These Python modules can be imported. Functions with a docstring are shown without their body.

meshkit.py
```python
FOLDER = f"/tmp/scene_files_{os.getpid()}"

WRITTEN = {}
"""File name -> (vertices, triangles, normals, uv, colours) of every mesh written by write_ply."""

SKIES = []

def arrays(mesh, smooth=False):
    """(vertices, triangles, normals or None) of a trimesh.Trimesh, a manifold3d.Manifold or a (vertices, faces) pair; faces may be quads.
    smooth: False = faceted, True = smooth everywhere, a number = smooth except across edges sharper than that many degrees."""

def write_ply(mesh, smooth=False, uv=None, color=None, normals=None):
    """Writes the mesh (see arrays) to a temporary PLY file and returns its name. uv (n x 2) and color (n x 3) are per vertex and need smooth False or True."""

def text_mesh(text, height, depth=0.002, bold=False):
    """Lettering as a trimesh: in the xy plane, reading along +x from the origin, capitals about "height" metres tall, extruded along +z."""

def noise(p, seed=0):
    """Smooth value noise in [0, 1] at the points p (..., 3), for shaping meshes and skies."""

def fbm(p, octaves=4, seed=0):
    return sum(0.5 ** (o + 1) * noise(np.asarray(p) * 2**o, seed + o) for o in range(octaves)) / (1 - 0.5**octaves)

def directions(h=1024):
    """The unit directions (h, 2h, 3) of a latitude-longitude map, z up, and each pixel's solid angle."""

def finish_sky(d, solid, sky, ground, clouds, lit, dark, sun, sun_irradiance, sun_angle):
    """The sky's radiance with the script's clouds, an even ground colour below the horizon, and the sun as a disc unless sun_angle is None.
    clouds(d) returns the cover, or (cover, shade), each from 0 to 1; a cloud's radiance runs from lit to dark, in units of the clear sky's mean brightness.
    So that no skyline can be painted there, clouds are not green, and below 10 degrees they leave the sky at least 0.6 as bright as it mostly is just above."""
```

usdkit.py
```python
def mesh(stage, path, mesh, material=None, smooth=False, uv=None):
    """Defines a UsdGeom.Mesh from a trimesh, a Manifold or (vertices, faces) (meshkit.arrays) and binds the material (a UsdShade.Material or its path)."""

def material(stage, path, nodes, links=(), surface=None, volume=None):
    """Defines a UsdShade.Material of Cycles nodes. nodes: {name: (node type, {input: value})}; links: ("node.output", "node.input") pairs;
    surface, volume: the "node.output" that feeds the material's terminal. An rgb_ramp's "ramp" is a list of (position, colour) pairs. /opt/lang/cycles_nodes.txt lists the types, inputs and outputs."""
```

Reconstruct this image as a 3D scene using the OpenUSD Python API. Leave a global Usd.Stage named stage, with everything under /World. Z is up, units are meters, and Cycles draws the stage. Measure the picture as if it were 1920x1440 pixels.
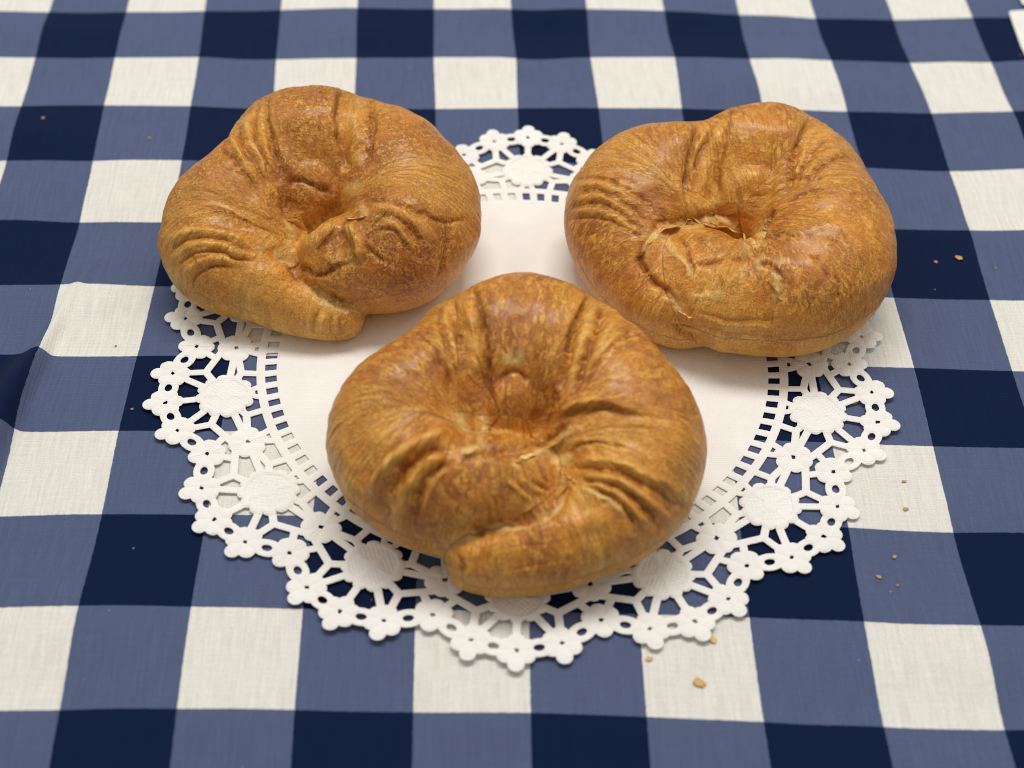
import math, random
import numpy as np, trimesh, usdkit
from meshkit import noise, fbm
from pxr import Usd, UsdGeom, UsdLux, UsdShade, Gf, Sdf, Vt
from scipy.interpolate import RBFInterpolator, CubicSpline
from scipy.ndimage import gaussian_filter
from scipy.spatial import Delaunay, cKDTree
import shapely
from shapely.geometry import Point, LineString, Polygon, box as sbox
from shapely.ops import unary_union
from shapely import affinity

rng = np.random.default_rng(7)
C = 0.038                                   # one check of the cloth, in metres
stage = Usd.Stage.CreateInMemory()
UsdGeom.SetStageUpAxis(stage, UsdGeom.Tokens.z)
UsdGeom.SetStageMetersPerUnit(stage, 1.0)
UsdGeom.Xform.Define(stage, '/World')
stage.SetDefaultPrim(stage.GetPrimAtPath('/World'))

# ------------------------------------------------------------------ camera
PITCH, ROLL, YAW = 0.87340754, 0.03352257, 0.03441163
EYE = np.array([3.54535663, -14.48274023, 10.92037868])
FPX = 2629.216
fw = np.array([math.sin(YAW) * math.cos(PITCH), math.cos(YAW) * math.cos(PITCH), -math.sin(PITCH)])
r0 = np.cross(fw, [0, 0, 1]); r0 /= np.linalg.norm(r0); u0 = np.cross(r0, fw)
right = math.cos(ROLL) * r0 + math.sin(ROLL) * u0
up = -math.sin(ROLL) * r0 + math.cos(ROLL) * u0
cam = UsdGeom.Camera.Define(stage, '/World/camera')
p = EYE * C
cam.AddTransformOp().Set(Gf.Matrix4d(*right, 0, *up, 0, *(-fw), 0, *p, 1))
cam.CreateHorizontalApertureAttr(36.0); cam.CreateVerticalApertureAttr(27.0)
cam.CreateFocalLengthAttr(36 * FPX / 1920)
cam.CreateClippingRangeAttr(Gf.Vec2f(0.01, 50))
cam.CreateFStopAttr(6.5)
cam.CreateFocusDistanceAttr(14.1 * C)
cam.CreateExposureAttr(0.05)

# ------------------------------------------------------------------ light: unseen panels overhead, and an even dome of fill
def panel(name, pos, target, w, h, intensity, color):
    l = UsdLux.RectLight.Define(stage, '/World/' + name)
    l.CreateWidthAttr(w); l.CreateHeightAttr(h); l.CreateIntensityAttr(intensity); l.CreateColorAttr(Gf.Vec3f(*color))
    pos, target = np.array(pos, float), np.array(target, float)
    z = pos - target; z /= np.linalg.norm(z)
    x = np.cross([0, 1, 0], z); x /= np.linalg.norm(x); y = np.cross(z, x)
    l.AddTransformOp().Set(Gf.Matrix4d(*x, 0, *y, 0, *z, 0, *pos, 1))
    return l
WARM = (1.0, 0.968, 0.915)
panel('ceiling_panel', (0.2, 0.42, 1.9), (0.2, 0.42, 0), 1.2, 0.5, 16.5, WARM)  # out of view, placed to light the croissants from above and behind
panel('ceiling_panel_001', (-1.1, 0.3, 1.9), (-1.1, 0.3, 0), 0.6, 1.2, 3.0, WARM)  # out of view, lightens the sides that face left
panel('ceiling_panel_002', (1.5, 0.2, 1.9), (1.5, 0.2, 0), 0.6, 1.2, 3.0, WARM)  # out of view, lightens the sides that face right
dome = UsdLux.DomeLight.Define(stage, '/World/room_bounce')
dome.CreateIntensityAttr(0.11); dome.CreateColorAttr(Gf.Vec3f(1.0, 0.95, 0.88))  # even fill all round, in place of light bounced off the room

# ------------------------------------------------------------------ helpers
def at(px, py, h=0.0):
    """The point (in checks) on the level h that is seen at a place of the photograph."""
    d = fw + (px - 960) / FPX * right - (py - 720) / FPX * up
    return (EYE + (h - EYE[2]) / d[2] * d)

def tag(prim, label=None, category=None, group=None, kind=None):
    prim = prim.GetPrim() if hasattr(prim, 'GetPrim') else prim
    for k, v in (('label', label), ('category', category), ('group', group), ('kind', kind)):
        if v: prim.SetCustomDataByKey(k, v)
    return prim

used = {}
def free(path):
    n = used.get(path, 0); used[path] = n + 1
    return path if n == 0 else f'{path}_{n:03d}'

def xform(name, loc=(0, 0, 0), rotz=0.0):
    x = UsdGeom.Xform.Define(stage, free('/World/' + name))
    x.AddTranslateOp().Set(Gf.Vec3d(*map(float, loc)))
    if rotz: x.AddRotateZOp().Set(math.degrees(rotz))
    return x

def put(parent, name, v, f, mat, normals=None, prim=None, smooth=None):
    """One Mesh prim under the parent path; prim: {primvar name: n x 3 array}."""
    path = free((parent if isinstance(parent, str) else str(parent.GetPath())) + '/' + name)
    m = usdkit.mesh(stage, path, (v, f), mat, smooth=bool(smooth))
    if normals is not None:
        m.CreateNormalsAttr(Vt.Vec3fArray.FromNumpy(normals.astype(np.float32))); m.SetNormalsInterpolation('vertex')
    for k, a in (prim or {}).items():
        UsdGeom.PrimvarsAPI(m).CreatePrimvar(k, Sdf.ValueTypeNames.Color3fArray, 'vertex').Set(Vt.Vec3fArray.FromNumpy(np.asarray(a, np.float32)))
    return m

def vnormals(v, f):
    n = np.zeros_like(v); c = np.cross(v[f[:, 1]] - v[f[:, 0]], v[f[:, 2]] - v[f[:, 0]])
    for k in range(3): np.add.at(n, f[:, k], c)
    return n / np.maximum(np.linalg.norm(n, axis=1, keepdims=True), 1e-12)

def grid_faces(nu, nv, wrap=False):
    a = np.arange(nu * nv).reshape(nu, nv)
    b = np.roll(a, -1, 1) if wrap else a[:, 1:]
    a2 = a if wrap else a[:, :-1]
    q = np.stack([a2[:-1], a2[1:], b[1:], b[:-1]], -1).reshape(-1, 4)
    return np.vstack([q[:, [0, 1, 2]], q[:, [0, 2, 3]]])

def sstep(x, a, b):
    t = np.clip((x - a) / (b - a), 0, 1); return t * t * (3 - 2 * t)

LOOK = '/World/Looks/'
UsdGeom.Scope.Define(stage, '/World/Looks')

# ------------------------------------------------------------------ materials
def M_math(kind, a=None, b=None, c=None, clamp=False):
    d = {'math_type': kind, 'use_clamp': clamp}
    for k, x in (('value1', a), ('value2', b), ('value3', c)):
        if x is not None: d[k] = x
    return ('math', d)

def cloth_material():
    N = {
        'at': ('attribute', {'attribute': 'weave'}),
        'sep': ('separate_xyz', {}),
        # slight raggedness of the printed edge
        'en': ('noise_texture', {'scale': 14.0, 'detail': 2.0}),
        'eo': M_math('multiply_add', None, 0.014, -0.007),
        'xi': ('math', {'math_type': 'add'}), 'yi': ('math', {'math_type': 'add'}),
        'xm': M_math('floored_modulo', None, 2.0), 'ym': M_math('floored_modulo', None, 2.0),
        'xs': M_math('subtract', None, 1.0), 'ys': M_math('subtract', None, 1.0),
        'xa': M_math('less_than', None, 1.0),      # navy columns: even checks
        'ya': M_math('less_than', None, 1.0),
        'yb': M_math('subtract', 1.0, None),
        'sum': ('math', {'math_type': 'add'}),
        'half': M_math('multiply', None, 0.5),
        'ramp': ('rgb_ramp', {'ramp': [(0.0, (0.67, 0.663, 0.622)), (0.33, (0.080, 0.103, 0.190)), (0.66, (0.0030, 0.0100, 0.040))], 'interpolate': False}),
        # slubs: long threads of the weave both ways
        'mx': ('mapping', {'mapping_type': 'point', 'scale': (34.0, 2.2, 1.0)}),
        'my': ('mapping', {'mapping_type': 'point', 'scale': (2.6, 42.0, 1.0)}),
        'nx': ('noise_texture', {'scale': 1.0, 'detail': 3.0, 'roughness': 0.6}),
        'ny': ('noise_texture', {'scale': 1.0, 'detail': 3.0, 'roughness': 0.6}),
        'nyh': M_math('multiply_add', None, 0.5, 0.25), 'nsum': ('math', {'math_type': 'add'}),
        'slub': M_math('multiply_add', None, 0.42, 0.58),
        # threads
        'wx': ('wave_texture', {'wave_type': 'bands', 'bands_direction': 'x', 'scale': 13.0, 'distortion': 0.6, 'detail': 1.0, 'detail_scale': 2.0}),
        'wy': ('wave_texture', {'wave_type': 'bands', 'bands_direction': 'y', 'scale': 15.0, 'distortion': 0.6, 'detail': 1.0, 'detail_scale': 2.0}),
        'wsum': ('math', {'math_type': 'add'}),
        'fuzz': ('noise_texture', {'scale': 55.0, 'detail': 3.0, 'roughness': 0.7}),
        'fz': M_math('multiply_add', None, 0.5, 0.75),
        'col': ('mix', {'mix_type': 'multiply', 'fac': 1.0}),
        'cc': ('combine_xyz', {}),
        'cc2': ('combine_xyz', {}),
        'col2': ('mix', {'mix_type': 'multiply', 'fac': 1.0}),
        'hs': ('math', {'math_type': 'add'}),
        'bump': ('bump', {'strength': 0.22, 'distance': 0.0004}),
        # pale lint specks
        'vo': ('voronoi_texture', {'scale': 2.6, 'randomness': 1.0}),
        'lint': M_math('less_than', None, 0.022),
        'lintc': ('mix', {'mix_type': 'mix', 'color2': (0.42, 0.42, 0.45)}),
        'lf': M_math('multiply', None, 0.55),
        'bsdf': ('principled_bsdf', {'roughness': 0.85, 'specular_ior_level': 0.08, 'sheen_weight': 0.04, 'sheen_roughness': 0.5, 'sheen_tint': (0.8, 0.85, 1.0)}),
    }
    L = [('at.vector', 'sep.vector'), ('at.vector', 'en.vector'), ('en.fac', 'eo.value1'),
         ('sep.x', 'xi.value1'), ('eo.value', 'xi.value2'), ('sep.y', 'yi.value1'), ('eo.value', 'yi.value2'),
         ('xi.value', 'xm.value1'), ('yi.value', 'ym.value1'), ('xm.value', 'xa.value1'), ('ym.value', 'ya.value1'),
         ('ya.value', 'yb.value2'), ('xa.value', 'sum.value1'), ('yb.value', 'sum.value2'), ('sum.value', 'half.value1'),
         ('half.value', 'ramp.fac'),
         ('at.vector', 'mx.vector'), ('at.vector', 'my.vector'), ('mx.vector', 'nx.vector'), ('my.vector', 'ny.vector'),
         ('nx.fac', 'nsum.value1'), ('ny.fac', 'nyh.value1'), ('nyh.value', 'nsum.value2'), ('nsum.value', 'slub.value1'),
         ('at.vector', 'wx.vector'), ('at.vector', 'wy.vector'), ('wx.fac', 'wsum.value1'), ('wy.fac', 'wsum.value2'),
         ('at.vector', 'fuzz.vector'), ('fuzz.fac', 'fz.value1'),
         ('slub.value', 'cc.x'), ('slub.value', 'cc.y'), ('slub.value', 'cc.z'),
         ('fz.value', 'cc2.x'), ('fz.value', 'cc2.y'), ('fz.value', 'cc2.z'),
         ('ramp.color', 'col.color1'), ('cc.vector', 'col.color2'),
         ('col.color', 'col2.color1'), ('cc2.vector', 'col2.color2'),
         ('at.vector', 'vo.vector'), ('vo.distance', 'lint.value1'), ('lint.value', 'lf.value1'), ('lf.value', 'lintc.fac'), ('col2.color', 'lintc.color1'),
         ('lintc.color', 'bsdf.base_color'),
         ('wsum.value', 'hs.value1'), ('nsum.value', 'hs.value2'), ('hs.value', 'bump.height'), ('bump.normal', 'bsdf.normal')]
    return usdkit.material(stage, LOOK + 'gingham_cloth', N, L, surface='bsdf.BSDF')

def paper_material(name, color, emboss):
    N = {
        'tc': ('texture_coordinate', {}),
        'wx': ('wave_texture', {'wave_type': 'bands', 'bands_direction': 'x', 'scale': 360.0, 'distortion': 1.0, 'detail': 1.0, 'detail_scale': 1.5}),
        'wy': ('wave_texture', {'wave_type': 'bands', 'bands_direction': 'y', 'scale': 360.0, 'distortion': 1.0, 'detail': 1.0, 'detail_scale': 1.5}),
        'ws': ('math', {'math_type': 'add'}),
        'no': ('noise_texture', {'scale': 900.0, 'detail': 3.0}),
        'hs': ('math', {'math_type': 'add'}),
        'bump': ('bump', {'strength': emboss, 'distance': 0.0003}),
        'n2': ('noise_texture', {'scale': 60.0, 'detail': 4.0, 'roughness': 0.6}),
        'rp': ('rgb_ramp', {'ramp': [(0.35, tuple(c * 0.95 for c in color)), (0.65, color)]}),
        'bsdf': ('principled_bsdf', {'roughness': 0.75, 'specular_ior_level': 0.25}),
        'tr': ('translucent_bsdf', {'color': (0.8, 0.77, 0.7)}),
        'mx': ('mix_closure', {'fac': 0.12}),
    }
    L = [('tc.object', 'wx.vector'), ('tc.object', 'wy.vector'), ('wx.fac', 'ws.value1'), ('wy.fac', 'ws.value2'),
         ('tc.object', 'no.vector'), ('ws.value', 'hs.value1'), ('no.fac', 'hs.value2'), ('hs.value', 'bump.height'),
         ('bump.normal', 'bsdf.normal'), ('tc.object', 'n2.vector'), ('n2.fac', 'rp.fac'), ('rp.color', 'bsdf.base_color'),
         ('bsdf.BSDF', 'mx.closure1'), ('tr.BSDF', 'mx.closure2')]
    return usdkit.material(stage, LOOK + name, N, L, surface='mx.closure')

def crust_material(name, seed, dark, mid, light, fine=1.0, streak=True):
    """Baked crust. bake: r = how brown, deepened along grooves, g = pale torn or pinched dough, b = bare layer edges; flow: along, around, lift."""
    N = {
        'bk': ('attribute', {'attribute': 'bake'}), 'sp': ('separate_color', {}),
        'fl': ('attribute', {'attribute': 'flow'}),
        'tc': ('texture_coordinate', {}),
        # fine blisters, oval along the roll
        'm1': ('mapping', {'mapping_type': 'point', 'location': (seed, seed, 0), 'scale': (250.0 * fine, 250.0 * fine, 250.0 * fine)}),
        'n1': ('noise_texture', {'scale': 1.0, 'detail': 7.0, 'roughness': 0.70, 'distortion': 0.5}),
        # wrinkles of the outer skin, drawn out around the roll
        'm2': ('mapping', {'mapping_type': 'point', 'location': (seed, 2 * seed, 0), 'scale': (420.0, 110.0, 1.0)}),
        'n2': ('noise_texture', {'scale': 1.0, 'detail': 5.0, 'roughness': 0.65, 'distortion': 1.0}),
        # broad drift of the bake
        'n3': ('noise_texture', {'scale': 48.0, 'detail': 3.0, 'roughness': 0.55}),
        # layer lines
        'm4': ('mapping', {'mapping_type': 'point', 'location': (3 * seed, seed, 0), 'scale': (900.0, 60.0, 1.0)}),
        'n4': ('noise_texture', {'scale': 1.0, 'detail': 3.0, 'roughness': 0.55, 'distortion': 0.5}),
        'bs': M_math('multiply_add', None, 0.8, -0.4),
        'b1': ('math', {'math_type': 'add'}),
        'base': ('rgb_ramp', {'ramp': [(0.10, light), (0.48, mid), (0.92, dark)]}),
        # pale blotches where the glaze cracked
        't1': ('rgb_ramp', {'ramp': [(0.46, (0, 0, 0)), (0.59, (0.7, 0.7, 0.7))]}),
        't1f': ('math', {'math_type': 'multiply'}),
        'n5': ('noise_texture', {'scale': 85.0, 'detail': 2.0}),
        't5': ('rgb_ramp', {'ramp': [(0.38, (0.15, 0.15, 0.15)), (0.62, (0.8, 0.8, 0.8))]}),
        'c1': ('mix', {'mix_type': 'mix', 'color2': tuple(0.5 * (l + m) * k for l, m, k in zip(light, mid, (1.08, 1.12, 1.25)))}),
        # darker wrinkles
        't2': ('rgb_ramp', {'ramp': [(0.50, (0, 0, 0)), (0.64, (0.7, 0.7, 0.7))]}),
        'c2': ('mix', {'mix_type': 'multiply', 'color2': (0.62, 0.50, 0.42)}),
        # layer edges
        't4': ('rgb_ramp', {'ramp': [(0.36, (0.44, 0.16, 0.010)), (0.50, (0.68, 0.34, 0.050)), (0.64, (0.82, 0.50, 0.13))]}),
        'c3': ('mix', {'mix_type': 'mix'}),
        # pale dough
        'c4': ('mix', {'mix_type': 'mix', 'color2': (0.80, 0.53, 0.17)}),
        'h1': ('math', {'math_type': 'multiply_add', 'value2': 0.6}),
        'h2': ('math', {'math_type': 'multiply_add', 'value2': 0.45}),
        'h4': ('math', {'math_type': 'multiply_add', 'value3': 0.0}),
        'h5': ('math', {'math_type': 'multiply_add', 'value2': 0.35}),
        'n6': ('noise_texture', {'scale': 1500.0, 'detail': 3.0, 'roughness': 0.6}),
        't6': ('rgb_ramp', {'ramp': [(0.35, (0.80, 0.76, 0.70)), (0.65, (1.18, 1.22, 1.28))]}),
        'c6': ('mix', {'mix_type': 'multiply', 'fac': 1.0}),
        'm7': ('mapping', {'mapping_type': 'point', 'location': (seed * 2, seed, 0), 'scale': (520.0 * fine, 215.0 * fine, 1.0) if streak else (430.0 * fine, 430.0 * fine, 430.0 * fine)}),
        'n7': ('noise_texture', {'scale': 1.0, 'detail': 6.0, 'roughness': 0.62, 'distortion': 0.9}),
        't7': ('rgb_ramp', {'ramp': [(0.49, (0, 0, 0)), (0.54, (1, 1, 1))]}),
        't8': ('rgb_ramp', {'ramp': [(0.36, (1, 1, 1)), (0.42, (0, 0, 0))]}),
        'n9': ('noise_texture', {'scale': 120.0, 'detail': 2.0}),
        't9': ('rgb_ramp', {'ramp': [(0.32, (0.12, 0.12, 0.12)), (0.60, (0.72, 0.72, 0.72))]}),
        'f7': ('math', {'math_type': 'multiply'}), 'f8': M_math('multiply', None, 0.55),
        'c7': ('mix', {'mix_type': 'mix', 'color2': tuple(0.62 * l + 0.38 * m for l, m in zip(light, mid))}),
        'c8': ('mix', {'mix_type': 'multiply', 'color2': (0.66, 0.54, 0.42)}),
        'h7': ('math', {'math_type': 'multiply_add', 'value2': 0.30}),
        'bump': ('bump', {'strength': 0.85, 'distance': 0.0011}),
        'rr': ('rgb_ramp', {'ramp': [(0.3, (0.34, 0.34, 0.34)), (0.7, (0.58, 0.58, 0.58))]}),
        'bsdf': ('principled_bsdf', {'specular_ior_level': 0.5, 'coat_weight': 0.24, 'coat_roughness': 0.25}),
    }
    L = [('bk.color', 'sp.color'), ('tc.object', 'm1.vector'), ('m1.vector', 'n1.vector'),
         ('fl.vector', 'm2.vector'), ('m2.vector', 'n2.vector'), ('tc.object', 'n3.vector'),
         ('fl.vector', 'm4.vector'), ('m4.vector', 'n4.vector'), ('tc.object', 'n5.vector'),
         ('n3.fac', 'bs.value1'), ('bs.value', 'b1.value1'), ('sp.r', 'b1.value2'), ('b1.value', 'base.fac'),
         ('n1.fac', 't1.fac'), ('n5.fac', 't5.fac'), ('t1.color', 't1f.value1'), ('t5.color', 't1f.value2'),
         ('t1f.value', 'c1.fac'), ('base.color', 'c1.color1'),
         ('n2.fac', 't2.fac'), ('t2.color', 'c2.fac'), ('c1.color', 'c2.color1'),
         ('n4.fac', 't4.fac'), ('sp.b', 'c3.fac'), ('t4.color', 'c3.color2'),
         ('sp.g', 'c4.fac'), ('c3.color', 'c4.color1'), ('c4.color', 'c6.color1'), ('tc.object', 'n6.vector'), ('n6.fac', 't6.fac'), ('t6.color', 'c6.color2'), ('c6.color', 'bsdf.base_color'),
         ('fl.vector' if streak else 'tc.object', 'm7.vector'), ('m7.vector', 'n7.vector'), ('n7.fac', 't7.fac'), ('n7.fac', 't8.fac'), ('tc.object', 'n9.vector'), ('n9.fac', 't9.fac'),
         ('t7.color', 'f7.value1'), ('t9.color', 'f7.value2'), ('f7.value', 'c7.fac'), ('t8.color', 'f8.value1'), ('f8.value', 'c8.fac'),
         ('c2.color', 'c7.color1'), ('c7.color', 'c8.color1'), ('c8.color', 'c3.color1'),
         ('n4.fac', 'h4.value1'), ('sp.b', 'h4.value2'),
         ('n1.fac', 'h1.value1'), ('h4.value', 'h1.value3'), ('n2.fac', 'h2.value1'), ('h1.value', 'h2.value3'),
         ('t1f.value', 'h5.value1'), ('h2.value', 'h5.value3'), ('f7.value', 'h7.value1'), ('h5.value', 'h7.value3'), ('h7.value', 'bump.height'), ('bump.normal', 'bsdf.normal'),
         ('n1.fac', 'rr.fac'), ('rr.color', 'bsdf.roughness')]
    return usdkit.material(stage, LOOK + name, N, L, surface='bsdf.BSDF')

CLOTH = cloth_material()
PAPER = paper_material('doily_paper', (0.92, 0.912, 0.885), 0.25)
CARD = paper_material('white_card', (0.84, 0.83, 0.80), 0.05)

# ------------------------------------------------------------------ tablecloth
DC = np.array([3.977, -4.987])              # doily centre, in checks
GRID = [(66,107,-2,0),(41,203,-2,1),(12,300,-2,2),(215,107,-1,0),(195,197,-1,1),(174,302,-1,2),(148,413,-1,3),(114,535,-1,4),(80,669,-1,5),(30,812,-1,6),
 (372,103,0,0),(357,197,0,1),(341,303,0,2),(317,415,0,3),(290,538,0,4),(257,667,0,5),(223,809,0,6),(192,967,0,7),(149,1141,0,8),(113,1334,0,9),
 (358,1137,1,8),(333,1332,1,9),(568,1142,2,8),(553,1335,2,9),(779,1143,3,8),(992,1148,4,8),(995,1337,4,9),(775,1336,3,9),(1405,1158,6,8),(1591,989,7,7),
 (1620,1166,7,8),(1658,1362,7,9),(1787,999,8,7),(1840,1170,8,8),(1885,1367,8,9),(1714,690,8,5),(1676,557,8,4),(1857,560,9,4),(1675,38,9,-1),(1823,35,10,-1),
 (1706,119,9,0),(1858,118,10,0),(1747,211,9,1),(1899,209,10,1),(517,107,1,0),(668,107,2,0),(813,107,3,0),(968,108,4,0),(1107,108,5,0),(1265,110,6,0),(1405,113,7,0),(1558,115,8,0)]
GW = np.array([at(x, y)[:2] for x, y, _, _ in GRID]); GI = np.array([(i, j) for _, _, i, j in GRID], float)
warp = RBFInterpolator(GW, GI - GW * [1, -1], kernel='thin_plate_spline', smoothing=0.02)

FOLD = np.array([at(182, 490)[:2], at(140, 545)[:2], at(80, 668)[:2], at(28, 770)[:2], at(-40, 900)[:2]])
def cloth_z(xy):
    """Height of the cloth (in checks) at points (n, 2) in checks."""
    x, y = xy[:, 0], xy[:, 1]
    q = np.stack([x * 0.55, y * 0.8, 0 * x], 1)
    z = 0.10 * (fbm(q, 2, 3) - 0.5)
    z += 0.075 * (noise(np.stack([x * 0.45 + 4, y * 1.9, 0 * x], 1), 9) - 0.5)
    z += 0.035 * (noise(np.stack([x * 1.9, y * 0.5 + 7, 0 * x], 1), 11) - 0.5)
    r = np.hypot(x - DC[0], y - DC[1])
    z *= 0.12 + 0.88 * sstep(r, 3.6, 5.0)
    # a pinched fold at the left: steep on its left side, easing out to the right
    line = LineString(FOLD); pts = shapely.points(x, y)
    d = shapely.distance(line, pts); s = shapely.line_locate_point(line, pts) / line.length
    i = np.clip((s * (len(FOLD) - 1)).astype(int), 0, len(FOLD) - 2)
    t = FOLD[i + 1] - FOLD[i]; side = np.sign(t[:, 0] * (y - FOLD[i][:, 1]) - t[:, 1] * (x - FOLD[i][:, 0]))   # + = right-hand outer side
    amp = 0.21 * sstep(s, 0.15, 0.75) + 0.035; wl = 0.06 + 0.26 * sstep(s, 0.25, 0.8); wr_ = 0.05 + 0.05 * sstep(s, 0.3, 0.8)
    d2 = d * side
    prof = np.where(d2 < 0, np.exp(-(d2 / wl) ** 2), np.exp(-(d2 / wr_) ** 2))
    z += amp * prof
    return z

def build_cloth():
    x = np.arange(-4.2, 12.6, 0.05); y = np.arange(-13.5, 4.2, 0.05)
    X, Y = np.meshgrid(x, y, indexing='ij'); xy = np.stack([X.ravel(), Y.ravel()], 1)
    k = cKDTree(GW).query(xy)[0]
    w = warp(np.clip(xy, [-2.6, -9.6], [10.6, 1.2]))
    ij = xy * [1, -1] + w
    z = cloth_z(xy)
    v = np.c_[xy, z] * C
    f = grid_faces(len(x), len(y))
    m = put('/World', 'tablecloth', v, f, CLOTH, vnormals(v, f), {'weave': np.c_[ij, 0 * z]})
    tag(m, 'navy, slate blue and white checked cotton tablecloth under everything', 'tablecloth')
build_cloth()
tt = trimesh.creation.box((0.9, 0.95, 0.02)); tt.apply_translation((4.2 * C, -4.6 * C, -0.0165))
wood = usdkit.material(stage, LOOK + 'table_laminate', {'n': ('noise_texture', {'scale': 30.0}), 'r': ('rgb_ramp', {'ramp': [(0.3, (0.3, 0.27, 0.22)), (0.7, (0.36, 0.32, 0.27))]}), 'p': ('principled_bsdf', {'roughness': 0.5})}, [('n.fac', 'r.fac'), ('r.color', 'p.base_color')], surface='p.BSDF')
tag(usdkit.mesh(stage, '/World/table_surface', tt, wood), kind='structure')

# ------------------------------------------------------------------ doily
LOBES = 14
STEP = 2 * math.pi / LOBES
DSC = np.array([1.015, 0.958])            # the sheet is not perfectly round
DROT = math.radians(-91.7)
def pol(r, deg):
    a = math.radians(deg); return np.array([r * math.cos(a), r * math.sin(a)])
def bar(a, b, w=0.074): return LineString([a, b]).buffer(w / 2, cap_style='flat')
def disc(c, r): return Point(*c).buffer(r, 24)

FLOWERS = [(3.585, 0.0, 0.103, 0.079, 1), (3.512, 6.45, 0.103, 0.079, 1), (3.512, -6.45, 0.103, 0.079, 1), (3.315, 12.857, 0.104, 0.079, 0), (2.91, 12.857, 0.112, 0.080, 0)]
def flower(r, deg, d, pr, tip):
    c = pol(r, deg); a0 = math.radians(deg * (1.35 if tip else 1))
    s = [disc(c, d + 0.02)]
    for k in range(6):
        a = a0 + k * math.pi / 3
        q = c + (d + (0.040 if tip and k == 0 else 0)) * np.array([math.cos(a), math.sin(a)])
        s.append(disc(q, pr if not (tip and k == 0) else pr * 0.93))
    return unary_union(s)

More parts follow.
